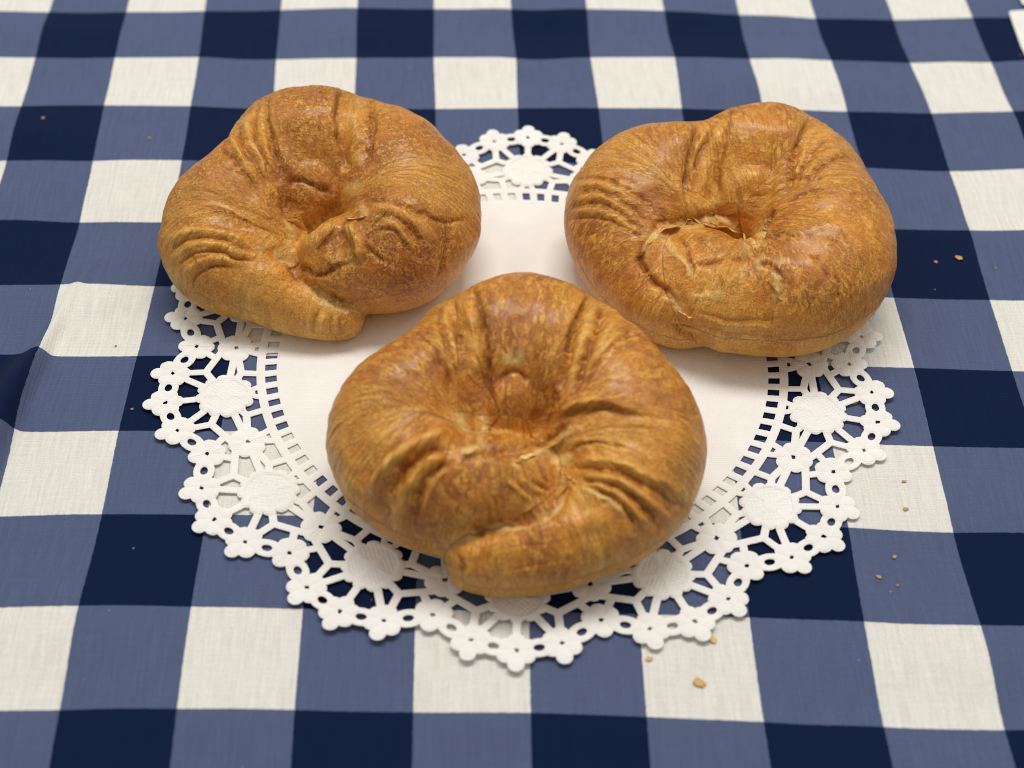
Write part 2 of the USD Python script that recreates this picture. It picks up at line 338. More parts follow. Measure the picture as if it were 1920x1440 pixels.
def lobe_polygon():
    med = unary_union([disc(pol(3.0, 0), 0.25)] + [disc(pol(3.0, 0) + 0.225 * np.array([math.cos(a), math.sin(a)]), 0.068) for a in np.arange(12) * math.pi / 6])
    P = [med]
    for fl in FLOWERS:
        P.append(flower(*fl))
        if fl[1] > 10: P.append(flower(fl[0], -fl[1], *fl[2:]))
    m0 = pol(3.0, 0)
    f2, f1, f3, j, i = pol(3.59, 0), pol(3.515, -6.45), pol(3.515, 6.45), None, None
    P += [bar(m0, f2), bar(m0, f1), bar(m0, f3)]
    holes = []
    for s in (-1, 1):
        f = pol(3.515, 6.45 * s); j = pol(3.315, 12.857 * s); i = pol(2.91, 12.857 * s)
        y1 = pol(3.185, 6.5 * s); yi = pol(2.835, 5.9 * s)
        P += [bar(m0, i), bar(m0, y1), bar(y1, f), bar(y1, i + (pol(3.03, 12.857 * s) - i)), disc(y1, 0.037)]
        P += [bar(j, pol(3.07, 9.6 * s))]
        P += [bar(m0, yi), bar(yi, i), bar(yi, pol(2.64, 5.4 * s)), disc(yi, 0.037), bar(i, pol(2.62, 10.9 * s), 0.07)]
        P += [bar(pol(2.80, 0.4 * s), pol(2.60, 2.1 * s), 0.062)]
        # loops that tie neighbouring blossoms
        for a, b, outw in ((pol(3.59, 0), f, 1), (f, j, 1)):
            mid = (a + b) / 2; t = (b - a) / np.linalg.norm(b - a); ang = math.degrees(math.atan2(t[1], t[0]))
            P.append(affinity.rotate(affinity.scale(Point(*mid).buffer(1, 16), 0.15, 0.098), ang, origin=tuple(mid)))
            holes.append(affinity.rotate(affinity.scale(Point(*mid).buffer(1, 16), 0.050, 0.036), ang, origin=tuple(mid)))
    full = unary_union(P)
    # the ring with its slots
    a = np.radians(np.linspace(-14.857, 14.857, 70))
    ring = Polygon(np.vstack([np.c_[2.685 * np.cos(a), 2.685 * np.sin(a)], np.c_[2.3 * np.cos(a[::-1]), 2.3 * np.sin(a[::-1])]]))
    full = unary_union([full, ring])
    for k in range(7):
        d = -12.857 + 25.714 / 7 * (k + 0.5)
        h = Polygon([pol(2.485, d - 0.92), pol(2.60, d - 0.92 + 0.25), pol(2.60, d + 0.92 + 0.25), pol(2.485, d + 0.92)])
        holes.append(h)
    wedge = Polygon([(0, 0), pol(6, -12.857), pol(6, 12.857)])
    for fl in FLOWERS:
        for sg in ((1, -1) if fl[1] > 10 else (1,)):
            holes.append(disc(pol(fl[0], fl[1] * sg), 0.018))
    for k in (-1, 7):
        d = -12.857 + 25.714 / 7 * (k + 0.5)
        holes.append(Polygon([pol(2.485, d - 0.92), pol(2.60, d - 0.92 + 0.25), pol(2.60, d + 0.92 + 0.25), pol(2.485, d + 0.92)]))
    full = full.difference(unary_union(holes)).buffer(0)
    return full.intersection(wedge).difference(Point(0, 0).buffer(2.44, 180)).buffer(0), full

def doily_lift(r, a):
    """Rise of the lace rim off the cloth."""
    n = 0.5 + 0.5 * np.sin(3 * a + 0.6) * 0.6 + 0.4 * np.sin(7 * a + 2.0) * 0.5
    return 0.055 * np.clip((r - 2.4) / 1.4, 0, 1) ** 1.5 * (0.45 + 0.75 * np.clip(n, 0, 1.2))

def build_doily():
    root = xform('paper_doily', (DC[0] * C, DC[1] * C, 0))
    tag(root, 'round white paper doily with lace border under the three croissants', 'doily')
    rp = str(root.GetPath())
    poly, whole = lobe_polygon()
    geoms = list(getattr(poly, 'geoms', [poly])); poly = max(geoms, key=lambda g: g.area)
    sp = 0.0125
    bpts, loops = [], []
    for ringc in [poly.exterior] + list(poly.interiors):
        cc = np.array(ringc.coords); q = []
        for a_, b_ in zip(cc[:-1], cc[1:]):
            L_ = np.hypot(*(b_ - a_)); onw = all(abs(abs(math.degrees(math.atan2(p_[1], p_[0]))) - 12.857) < 0.01 for p_ in (a_, b_))
            if L_ < 1e-7: continue
            if onw:                                                   # the joint to the next lobe: the same radii on both sides
                ra_, rb_ = np.hypot(*a_), np.hypot(*b_); g_ = np.arange(math.ceil(min(ra_, rb_) / 0.007 + 0.3), math.floor(max(ra_, rb_) / 0.007 - 0.3) + 1) * 0.007
                t_ = np.r_[0, (np.sort(g_) - min(ra_, rb_)) / abs(rb_ - ra_)]
                if rb_ < ra_: t_ = np.r_[0, np.sort(1 - t_[1:])]
            else: t_ = np.arange(max(1, math.ceil(L_ / (sp * 0.6)))) / max(1, math.ceil(L_ / (sp * 0.6)))
            q += [a_ + (b_ - a_) * t for t in t_]
        q = np.array(q); keep = np.r_[True, np.hypot(*(q[1:] - q[:-1]).T) > 0.0012]; q = q[keep]; n = len(q)
        loops.append((len(bpts) and sum(len(b) for b in bpts), n)); bpts.append(q)
    nb = sum(len(b) for b in bpts); B = np.vstack(bpts)
    x0, y0, x1, y1 = poly.bounds
    gx, gy = np.meshgrid(np.arange(x0, x1, sp), np.arange(y0, y1, sp * 0.866), indexing='ij')
    gx = gx + (np.arange(gx.shape[1]) % 2)[None, :] * sp / 2
    G = np.c_[gx.ravel(), gy.ravel()]
    inside = shapely.contains_xy(poly.buffer(-sp * 0.45), G[:, 0], G[:, 1]); G = G[inside]
    V = np.vstack([B, G]); T = Delaunay(V).simplices
    cen = V[T].mean(1); T = T[shapely.contains_xy(poly, cen[:, 0], cen[:, 1])]
    a, b, c = V[T[:, 0]], V[T[:, 1]], V[T[:, 2]]
    area = (b - a)[:, 0] * (c - a)[:, 1] - (b - a)[:, 1] * (c - a)[:, 0]
    T[area < 0] = T[area < 0][:, ::-1]; T = T[np.abs(area) > 1e-9]
    # embossing: rolled edges, petals with creases, a bead round each eye
    d = shapely.distance(whole.boundary, shapely.points(V[:, 0], V[:, 1]))
    wedge_edge = np.abs(np.abs(np.degrees(np.arctan2(V[:, 1], V[:, 0]))) - 12.857) < 0.02
    d_w = d.copy()
    z = 0.0055 * (1 - np.exp(-d / 0.012))
    region = np.full(len(V), -1)
    ad = np.degrees(np.arctan2(V[:, 1], V[:, 0]))
    for n, fl in enumerate(FLOWERS):
        for sg in ((1, -1) if fl[1] > 10 else (1,)):
            cpt = pol(fl[0], fl[1] * sg); q = V - cpt; rr = np.hypot(*q.T); an = np.arctan2(q[:, 1], q[:, 0]) - math.radians(fl[1] * sg * (1.35 if fl[4] else 1))
            inn = rr < (fl[2] + fl[3] * 0.98)
            pet = np.abs(np.cos(3 * an)) ** 0.5
            z = np.where(inn, 0.003 + 0.012 * pet * sstep(rr, 0.02, 0.10) * (1 - 0.5 * sstep(rr, 0.13, 0.19)) + 0.006 * np.exp(-((rr - 0.04) / 0.018) ** 2), z)
            z = np.where(inn, z * np.clip(d / 0.02, 0.35, 1), z)
            if sg == 1: region[inn] = n + 1
    q = V - pol(3.0, 0); rr = np.hypot(*q.T); an = np.arctan2(q[:, 1], q[:, 0])
    inn = rr < 0.285
    weave = np.sin(q[:, 0] / 0.0085) * np.sin(q[:, 1] / 0.0085)
    leaf = sstep(np.abs(np.sin(2 * an + 0.4)), 0.15, 0.5) * sstep(rr, 0.05, 0.09) * (1 - sstep(rr, 0.2, 0.225))
    z = np.where(inn, 0.012 - 0.007 * leaf + 0.006 * leaf * weave + 0.006 * np.exp(-((rr - 0.24) / 0.02) ** 2), z)
    z = np.where(inn, z * np.clip(d / 0.015, 0.3, 1), z)
    region[inn] = 0
    # bars: a groove down the middle
    rim = (region < 0) & (np.hypot(*V.T) > 2.69)
    z = np.where(rim, z + 0.003 * np.exp(-((d - 0.012) / 0.008) ** 2) - 0.0015, z)
    rt = region[T]; trig = np.where((rt[:, 0] == rt[:, 1]) & (rt[:, 1] == rt[:, 2]), rt[:, 0], -1)
    seg_i = []
    for start, n in [(sum(len(x) for x in bpts[:k]), len(bpts[k])) for k in range(len(bpts))]:
        k = np.arange(n); seg_i.append(np.c_[start + k, start + (k + 1) % n])
    E = np.vstack(seg_i)
    onw = wedge_edge[E].all(1); E = E[~onw]
    names = {0: 'medallion', 1: 'blossom', 2: 'blossom', 3: 'blossom', 4: 'blossom', 5: 'blossom'}
    for L in range(LOBES):
        A = DROT + L * STEP; ca, sa = math.cos(A), math.sin(A)
        xy = V @ np.array([[ca, sa], [-sa, ca]])
        r = np.hypot(*xy.T); ang = np.arctan2(xy[:, 1], xy[:, 0])
        xy = xy * DSC; zz = cloth_z(xy + DC) + 0.016 + doily_lift(r, ang) + z
        v = np.c_[xy, zz] * C; nrm = vnormals(v, T)
        tn = np.c_[-np.sin(ang), np.cos(ang), 0 * ang]; nrm[wedge_edge] -= tn[wedge_edge] * (nrm * tn).sum(1)[wedge_edge][:, None]; nrm /= np.linalg.norm(nrm, axis=1, keepdims=True)
        # walls of the paper edge
        wall = np.vstack([v[E[:, 0]], v[E[:, 1]], v[E[:, 1]] - [0, 0, 0.00025], v[E[:, 0]] - [0, 0, 0.00025]]); ne = len(E); k = np.arange(ne)
        wf = np.vstack([np.c_[k, k + 2 * ne, k + ne], np.c_[k, k + 3 * ne, k + 2 * ne]])
        lace = None
        for g in (-1, 0, 1, 2, 3, 4, 5):
            t = T[trig == g]
            if not len(t): continue
            idx, inv = np.unique(t, return_inverse=True); t = inv.reshape(-1, 3)
            vv, nn = v[idx], nrm[idx]
            if g == -1:
                n0 = len(vv)
                wn = vnormals(wall, wf)
                vv = np.vstack([vv, wall]); nn = np.vstack([nn, wn]); t = np.vstack([t, wf + n0])
                lace = put(rp, 'lace_scallop', vv, t, PAPER, nn)
            else:
                put(lace, names[g], vv, t, PAPER, nn)
    # plain centre
    nr, na = 90, 280
    R = np.linspace(0.0, 2.4405, nr); Aa = np.linspace(0, 2 * math.pi, na, endpoint=False)
    RR, AA = np.meshgrid(R, Aa, indexing='ij'); xy = np.c_[(RR * np.cos(AA)).ravel(), (RR * np.sin(AA)).ravel()] * DSC
    z = cloth_z(xy + DC) + 0.016 + doily_lift(RR.ravel(), AA.ravel()) + 0.0055
    v = np.c_[xy, z] * C; f = grid_faces(nr, na, True)[:, ::1]
    n = vnormals(v, f)
    if n[:, 2].mean() < 0: f = f[:, ::-1]; n = -n
    put(rp, 'center_panel', v, f, PAPER, n)
build_doily()

# ------------------------------------------------------------------ croissants
def carve(P, f, strokes):
    """Presses grooves and raises ridges along lines laid over the upper side. A stroke: kind (r ridge, g groove, p pale torn edge), half width and height in px and checks, points."""
    P = P.copy(); n = vnormals(P, f)
    cd = P - EYE; zc = cd @ fw; sx = 960 + FPX * (cd @ right) / zc; sy = 720 - FPX * (cd @ up) / zc
    face = -(n * cd).sum(1) / np.linalg.norm(cd, axis=1)
    kx, ky = (sx / 8).astype(int), (sy / 8).astype(int); key = kx * 4000 + ky          # of the skin facing this way only what lies on top
    o = np.lexsort((zc, key)); first = np.r_[True, np.diff(key[o]) != 0]; near = np.empty(len(P)); near[o] = zc[o][np.maximum.accumulate(np.where(first, np.arange(len(o)), 0))]
    w8 = sstep(face, 0.05, 0.35) * (1 - sstep(zc - near, 0.25, 0.45))
    disp = np.zeros(len(P)); pale = np.zeros(len(P)); dark = np.zeros(len(P)); ridge = np.zeros(len(P))
    wob = noise(np.c_[sx * 0.05, sy * 0.05, 0 * sx], 77) - 0.5; wob2 = noise(np.c_[sx * 0.14, sy * 0.14, 0 * sx], 78); wob3 = noise(np.c_[sx * 0.03, sy * 0.03, 0 * sx], 79)
    for kind, hw, h, pts in strokes:
        if kind == 'g' and h < 0.1: hw = hw * 0.72
        p = np.array(pts, float)
        if len(p) > 2:
            t = np.arange(len(p)); p = CubicSpline(t, p)(np.linspace(0, len(p) - 1, 6 * len(p)))
        m = 3.2 * hw * (8 if kind == 's' else 1)
        sel = np.nonzero((w8 > 0) & (sx > p[:, 0].min() - m) & (sx < p[:, 0].max() + m) & (sy > p[:, 1].min() - m) & (sy < p[:, 1].max() + m))[0]
        if not len(sel): continue
        q = np.c_[sx[sel] + 6 * wob[sel], sy[sel] - 6 * wob[sel]]; best = np.full(len(sel), 1e9); at_s = np.zeros(len(sel)); sgn = np.zeros(len(sel)); nseg = max(len(p) - 1, 1)
        if len(p) == 1: best = np.hypot(*(q - p[0]).T); at_s[:] = 0.5
        for k in range(len(p) - 1):
            a, b = p[k], p[k + 1]; ab = b - a; tt = np.clip(((q - a) @ ab) / (ab @ ab + 1e-9), 0, 1); d = np.hypot(*(q - a - tt[:, None] * ab).T)
            c = d < best; best[c] = d[c]; at_s[c] = (k + tt[c]) / nseg; sgn[c] = np.sign((ab[0] * (q[c, 1] - a[1]) - ab[1] * (q[c, 0] - a[0]))) * -1.0
        tap = (sstep(at_s, -0.02, 0.22) * (1 - sstep(at_s, 0.76, 1.02)) if len(p) > 1 else 1.0) * w8[sel]
        vary = 0.65 + 0.7 * wob3[sel]
        if kind == 'r':
            e = np.exp(-(best / hw) ** 2 * (1 + 0.5 * (best / hw) ** 2)) * tap; disp[sel] += RIDGE * h * e * vary
            if hw < 18: ridge[sel] = np.maximum(ridge[sel], e)
        elif kind == 'g':
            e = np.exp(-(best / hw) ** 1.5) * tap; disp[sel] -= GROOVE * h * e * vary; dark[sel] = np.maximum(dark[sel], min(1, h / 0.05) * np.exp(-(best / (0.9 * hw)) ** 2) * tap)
        elif kind == 's':                                              # one wrap ends over the next: high on the left of the line as drawn
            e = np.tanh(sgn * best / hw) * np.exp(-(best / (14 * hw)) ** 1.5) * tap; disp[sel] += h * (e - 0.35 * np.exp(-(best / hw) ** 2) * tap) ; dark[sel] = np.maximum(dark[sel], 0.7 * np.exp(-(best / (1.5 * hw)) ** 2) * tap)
        else:
            e = np.exp(-(best / (hw * (0.35 + 0.9 * wob2[sel]))) ** 2) * tap; pale[sel] = np.maximum(pale[sel], e * (0.35 + 0.75 * wob3[sel])); disp[sel] += h * 0.6 * e
    return P + n * disp[:, None], pale, dark, ridge
RIDGE, GROOVE = 0.72, 0.70

def surface_net(d, lo, h):
    """The zero surface of the sampled distance d as vertices and triangles."""
    ins = d < 0; nx, ny, nz = d.shape
    corner = [(a, b, c) for a in (0, 1) for b in (0, 1) for c in (0, 1)]
    cut = lambda g, o: g[o[0]:nx - 1 + o[0], o[1]:ny - 1 + o[1], o[2]:nz - 1 + o[2]]
    cnt = sum(cut(ins, o).astype(np.int8) for o in corner); act = (cnt > 0) & (cnt < 8)
    idx = np.full(act.shape, -1); idx[act] = np.arange(act.sum()); cells = np.argwhere(act)
    acc = np.zeros((len(cells), 3)); num = np.zeros(len(cells)); vals = [cut(d, o)[act] for o in corner]
    for i in range(8):
        for j in range(i + 1, 8):
            if sum(abs(p - q) for p, q in zip(corner[i], corner[j])) != 1: continue
            a, b = vals[i], vals[j]; x = (a < 0) != (b < 0); t = a[x] / (a[x] - b[x])
            acc[x] += np.array(corner[i]) + t[:, None] * (np.array(corner[j]) - np.array(corner[i])); num[x] += 1
    v = lo + h * (cells + acc / num[:, None]); F = []
    for ax in range(3):
        o1 = [0, 0, 0]; o1[ax] = 1
        a = ins[:nx - o1[0], :ny - o1[1], :nz - o1[2]]; b = ins[o1[0]:, o1[1]:, o1[2]:]
        e = np.argwhere(a != b); p1, p2 = [(1, 2), (2, 0), (0, 1)][ax]
        e = e[(e[:, p1] > 0) & (e[:, p2] > 0) & (e[:, p1] < d.shape[p1] - 1) & (e[:, p2] < d.shape[p2] - 1)]
        u1 = np.zeros(3, int); u1[p1] = 1; u2 = np.zeros(3, int); u2[p2] = 1
        q = np.stack([idx[tuple((e - u1 - u2).T)], idx[tuple((e - u2).T)], idx[tuple(e.T)], idx[tuple((e - u1).T)]], 1)
        flip = ~a[tuple(e.T)]; q[flip] = q[flip][:, ::-1]; F.append(q)
    F = np.vstack(F)
    return v, np.vstack([F[:, [0, 1, 2]], F[:, [0, 2, 3]]])

def croissant(label, ctrl, bands, hole, seed, mat, parts, floor, wide, strokes=(), shards=(), fill=()):
    """A rolled crescent whose ends overlap. ctrl: px, py, level, half width, half height of the roll (checks) along it; bands: where, half width and depth of the
    waists between the wraps; hole: px, py, level, radius; parts: name and end of each visible wrap; floor: level and radius of the dough seen down the hole."""
    ctrl = np.array(ctrl, float); nC = len(ctrl)
    W = np.array([at(a, b, h) for a, b, h in ctrl[:, :3]])
    u = np.arange(nC); cs = CubicSpline(u, np.c_[W, ctrl[:, 3:5]], bc_type='natural')
    ns = 130
    U = np.linspace(0, nC - 1, ns); P = cs(U)
    S = P[:, :3]; rw, rh = P[:, 3].copy(), P[:, 4].copy()
    arc = np.r_[0, np.cumsum(np.linalg.norm(np.diff(S, axis=0), axis=1))]
    Tg = np.gradient(S, arc, axis=0); Tg[:, 2] *= 0.35; Tg /= np.linalg.norm(Tg, axis=1, keepdims=True)
    Nn = np.cross(Tg, [0, 0, 1.0]); Nn /= np.linalg.norm(Nn, axis=1, keepdims=True)
    Bn = np.cross(Nn, Tg)
    for b in bands:
        e = np.exp(-((U - b[0]) / b[1]) ** 2); rw *= 1 - 0.5 * b[2] * e; rh *= 1 - 1.15 * b[2] * e
    rw += 0.02; rh += 0.01
    k = np.clip(np.minimum(arc, arc[-1] - arc) / 0.34, 0, 1); k = 0.58 + 0.42 * np.sqrt(1 - (1 - k) ** 2); rw *= k; rh *= 0.35 + 0.65 * k
    hc = at(*hole[:3]); hr = hole[3]
    toC = hc[:2] - S[:, :2]; dC = np.linalg.norm(toC, axis=1); sideC = (toC * Nn[:, :2]).sum(1) / dC; inward = np.sign(sideC.mean())
    win = rw + np.clip(dC - hr - rw, 0, 0.45) * sstep(U, wide[0], wide[1]) * (1 - sstep(U, wide[2], wide[3])) * np.clip(np.abs(sideC) * 1.3 - 0.3, 0, 1)
    cuts = np.array([p[1] for p in parts]); grp = np.searchsorted(cuts, U)
    ends = np.minimum(arc, arc[-1] - arc)
    ra = np.minimum(0.55 * rw, 0.12 + 0.85 * ends)
    h = 0.032; pad = 0.12
    lo = np.r_[(S[:, :2] - rw[:, None]).min(0) - pad, -0.08]; hi = np.r_[(S[:, :2] + rw[:, None]).max(0) + pad, (S[:, 2] + rh).max() + pad]
    ax = [np.arange(lo[k], hi[k] + h, h) for k in range(3)]; shape = tuple(len(a) for a in ax)
    G = [np.full(shape, 0.35, np.float32) for _ in range(len(parts) + 1)]
    def dist(k, Q):
        q = Q - S[k]; a, b, c = q @ Tg[k], q @ Nn[k], q @ Bn[k]
        rb = np.where(b * inward > 0, win[k], rw[k])
        return (np.sqrt((a / ra[k]) ** 2 + (b / rb) ** 2 + (c / rh[k]) ** 2 + 1e-9) - 1) * min(rw[k], rh[k]), a, b, c
    for k in range(ns):
        R = max(rw[k], win[k], rh[k]) + 0.12
        s0 = [slice(max(0, int((S[k, m] - R - lo[m]) / h)), int((S[k, m] + R - lo[m]) / h) + 2) for m in range(3)]
        Q = np.stack(np.meshgrid(*[ax[m][s0[m]] for m in range(3)], indexing='ij'), -1)
        d = dist(k, Q)[0].astype(np.float32); g = G[grp[k]][tuple(s0)]; np.minimum(g, d, out=g)
    Q = np.stack(np.meshgrid(*ax, indexing='ij'), -1)
    q = Q - [hc[0], hc[1], 0.0]
    G[-1] = np.minimum(G[-1], ((np.sqrt((q[..., 0] / floor[1]) ** 2 + (q[..., 1] / floor[1]) ** 2 + (q[..., 2] / floor[0]) ** 2 + 1e-9) - 1) * 0.4).astype(np.float32))
    D = G[0]
    for (fx, fy, fl_, fr, fz) in fill:
        q = Q - at(fx, fy, fl_); G[grp[ns // 2]] = np.minimum(G[grp[ns // 2]], ((np.sqrt((q[..., 0] / fr) ** 2 + (q[..., 1] / fr) ** 2 + (q[..., 2] / fz) ** 2 + 1e-9) - 1) * 0.4).astype(np.float32))
    for m, g in enumerate(G[1:]):
        kk = 0.10 if m < len(G) - 2 else 0.16
        t = np.clip(0.5 + 0.5 * (g - D) / kk, 0, 1); D = g * (1 - t) + D * t - kk * t * (1 - t)
    # seams: where rolls that do not follow each other press together they stay parted
    D = gaussian_filter(D, 0.8)
    D = np.maximum(D, (0.02 - Q[..., 2]).astype(np.float32) * 0.7)
    v, f = surface_net(D, lo, h)
    m = trimesh.Trimesh(v, f, process=False); trimesh.smoothing.filter_taubin(m, 0.5, 0.53, 6)
    v, f = trimesh.remesh.subdivide(np.array(m.vertices), np.array(m.faces))
    m = trimesh.Trimesh(v, f, process=False); trimesh.smoothing.filter_taubin(m, 0.5, 0.53, 4); v, f = np.array(m.vertices), np.array(m.faces)
    if ((v - v.mean(0)) * vnormals(v, f)).sum(1).mean() < 0: f = f[:, ::-1]
    # place of every point on the roll
    best = np.full(len(v), 1e9); bk = np.zeros(len(v), int)
    for k in range(ns):
        near = np.nonzero((np.abs(v - S[k]) < max(rw[k], win[k], rh[k]) + 0.15).all(1))[0]
        d = dist(k, v[near])[0]; c = d < best[near]; best[near[c]] = d[c]; bk[near[c]] = k
    q = v - S[bk]; la, lb, lc = (q * Tg[bk]).sum(1), (q * Nn[bk]).sum(1), (q * Bn[bk]).sum(1)
    AR = arc[bk] + la; TH = np.arctan2(lc, lb); UU = U[bk] + la / (arc[-1] / (nC - 1)); RWv = rw[bk]
    n = vnormals(v, f)
    up_ = sstep(n[:, 2], -0.4, 0.3)
    lump = 0.09 * (fbm(v * 1.5 + seed, 2, seed) - 0.5) + 0.030 * (fbm(v * 4.5 + seed, 2, seed + 5) - 0.5)
    wr = fbm(np.c_[AR * 9 + 0.6 * np.sin(TH * 2), TH * RWv * 2.4, 0 * AR + seed], 3, seed + 41) - 0.5
    band = np.zeros(len(v))
    for b in bands:
        x = (UU - b[0]) / b[1]; e = np.exp(-np.abs(x) ** 3); band = np.maximum(band, e)
    rg = carve(v, f, [t for t in strokes if t[0] == 'r' and t[1] < 18])[3]
    fine = np.abs(np.sin(math.pi * (AR * 11 + 1.6 * noise(np.c_[AR * 5, TH * 0.8, 0 * AR + seed], 5)))) ** 0.7 - 0.6
    v = v + n * (0.010 * fine * np.maximum(rg, 0.5 * band) * up_)[:, None]
    v = v + n * (lump * up_ + (0.016 + 0.014 * band) * wr * up_)[:, None]
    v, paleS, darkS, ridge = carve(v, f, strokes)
    v[:, 2] = np.maximum(v[:, 2], 0.02)
    X = v; org = np.array([hc[0], hc[1], 0.0]); n = vnormals(X, f)
    zz = X[:, 2]; hd = np.linalg.norm(X[:, :2] - hc[:2], axis=1)
    lo_n = fbm(X * 1.1 + seed, 3, seed + 51)
    bake = 0.36 + 0.40 * sstep(zz, 0.25, 1.15) - 0.22 * (1 - sstep(zz, 0.1, 0.5)) + 1.0 * (lo_n - 0.5) - 0.16 * band + 0.50 * darkS - 0.30 * ridge  # browner with height; darkS deepens the colour along carved grooves
    pale = np.maximum(paleS, 0.9 * sstep(hr * 1.1 + 0.8 * (fbm(X * 3.5, 3, seed + 61) - 0.5) - hd, -0.12, 0.22) * sstep(0.95 - zz, 0.0, 0.5))
    strip = np.clip(np.maximum(ridge, 0.7 * band) * (0.3 + 0.8 * fbm(X * 3, 2, seed + 71)) * (1 - 0.8 * darkS), 0, 1) * 0.8
    strip = np.maximum(strip, 0.5 * (1 - sstep(zz, 0.08, 0.6)) * (0.4 + fbm(X * 2, 2, seed + 81)))
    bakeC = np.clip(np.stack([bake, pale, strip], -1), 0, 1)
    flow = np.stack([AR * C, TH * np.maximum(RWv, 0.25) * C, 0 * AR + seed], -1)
    root = xform('croissant', org * C)
    tag(root, label, 'croissant', 'croissants on the doily')
    rp = str(root.GetPath())
    V = (X - org) * C
    which = np.searchsorted(cuts, UU)
    fl = (hd < floor[1] * 1.0) & (best > 0.03); which[fl] = len(parts)
    fw_ = np.sort(which[f], 1)[:, 1]
    cf = np.nonzero(fw_ == len(parts))[0]
    if len(cf):                                                        # the crumb is one patch
        lab = trimesh.graph.connected_component_labels(np.vstack([f[cf][:, :2], f[cf][:, 1:]]), node_count=len(V))[f[cf][:, 0]]
        small = cf[lab != np.bincount(lab).argmax()]; fw_[small] = np.searchsorted(cuts, UU)[f[small, 0]]
    for g, name in enumerate([p[0] for p in parts] + ['crumb']):
        t = f[fw_ == g]
        if not len(t): continue
        idx, inv = np.unique(t, return_inverse=True)
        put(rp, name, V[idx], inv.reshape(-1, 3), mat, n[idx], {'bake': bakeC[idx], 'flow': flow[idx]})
    # torn skin standing up round the hole and along the seams
    cam_d = X - EYE; zc = cam_d @ fw; sx = 960 + FPX * (cam_d @ right) / zc; sy = 720 - FPX * (cam_d @ up) / zc
    sel = np.nonzero((n * -cam_d).sum(1) > 0)[0]; tree = cKDTree(np.c_[sx[sel], sy[sel]])
    def on_skin(px, py):
        k = sel[tree.query([px, py], 12)[1]]; return k[np.argmin(zc[k])]
    for m, (ax_, ay, bx, by, wd) in enumerate(shards):
        rs = np.random.default_rng(seed * 50 + m); K = 15; rows = []
        for t in np.linspace(0, 1, K):
            k = on_skin(ax_ + (bx - ax_) * t + rs.normal(0, 1.2), ay + (by - ay) * t + rs.normal(0, 1.2))
            b0 = V[k] - n[k] * 0.0008; w = 1.5 * wd * C * (0.15 + 0.85 * math.sin(math.pi * t)) * rs.uniform(0.35, 1.15)
            side = np.array([(by - ay), -(bx - ax_), 0.0]); side /= np.linalg.norm(side)
            lean = n[k] * 0.5 + np.array([0, -0.2, 0.3]) + side * 0.5 + rs.normal(0, 0.15, 3); lean /= np.linalg.norm(lean)
            thick = side * 0.00025
            rows.append([b0 - thick * 3, b0 + lean * w * 0.6 - thick * 1.5, b0 + lean * w, b0 + lean * w * 0.6 + thick * 1.5, b0 + thick * 3])
        R3 = np.array(rows); R3[1:-1] = (R3[:-2] + 2 * R3[1:-1] + R3[2:]) / 4
        vv = R3.reshape(-1, 3); ff = grid_faces(K, 5, True)
        put(rp, 'torn_flake', vv, ff, TORN, vnormals(vv, ff))
    return root

TORN = usdkit.material(stage, LOOK + 'torn_skin', {'tc': ('texture_coordinate', {}), 'n': ('noise_texture', {'scale': 300.0, 'detail': 3.0}), 'r': ('rgb_ramp', {'ramp': [(0.3, (0.56, 0.27, 0.05)), (0.65, (0.80, 0.54, 0.19))]}),
    'p': ('principled_bsdf', {'roughness': 0.5})}, [('tc.object', 'n.vector'), ('n.fac', 'r.fac'), ('r.color', 'p.base_color')], surface='p.BSDF')
DARK, MID, LIGHT = (0.325, 0.088, 0.0022), (0.625, 0.232, 0.0125), (0.84, 0.46, 0.080)
CR1 = crust_material('crust_front', 0.37, DARK, MID, LIGHT, 1.0)
CR2 = crust_material('crust_left', 1.91, DARK, MID, LIGHT, 1.5, False)
CR3 = crust_material('crust_right', 4.13, DARK, MID, LIGHT, 1.15)

PARTS = lambda a, b, c, d, e: [('horn', a), ('shoulder', b), ('crown', c), ('shoulder', d), ('horn', e)]

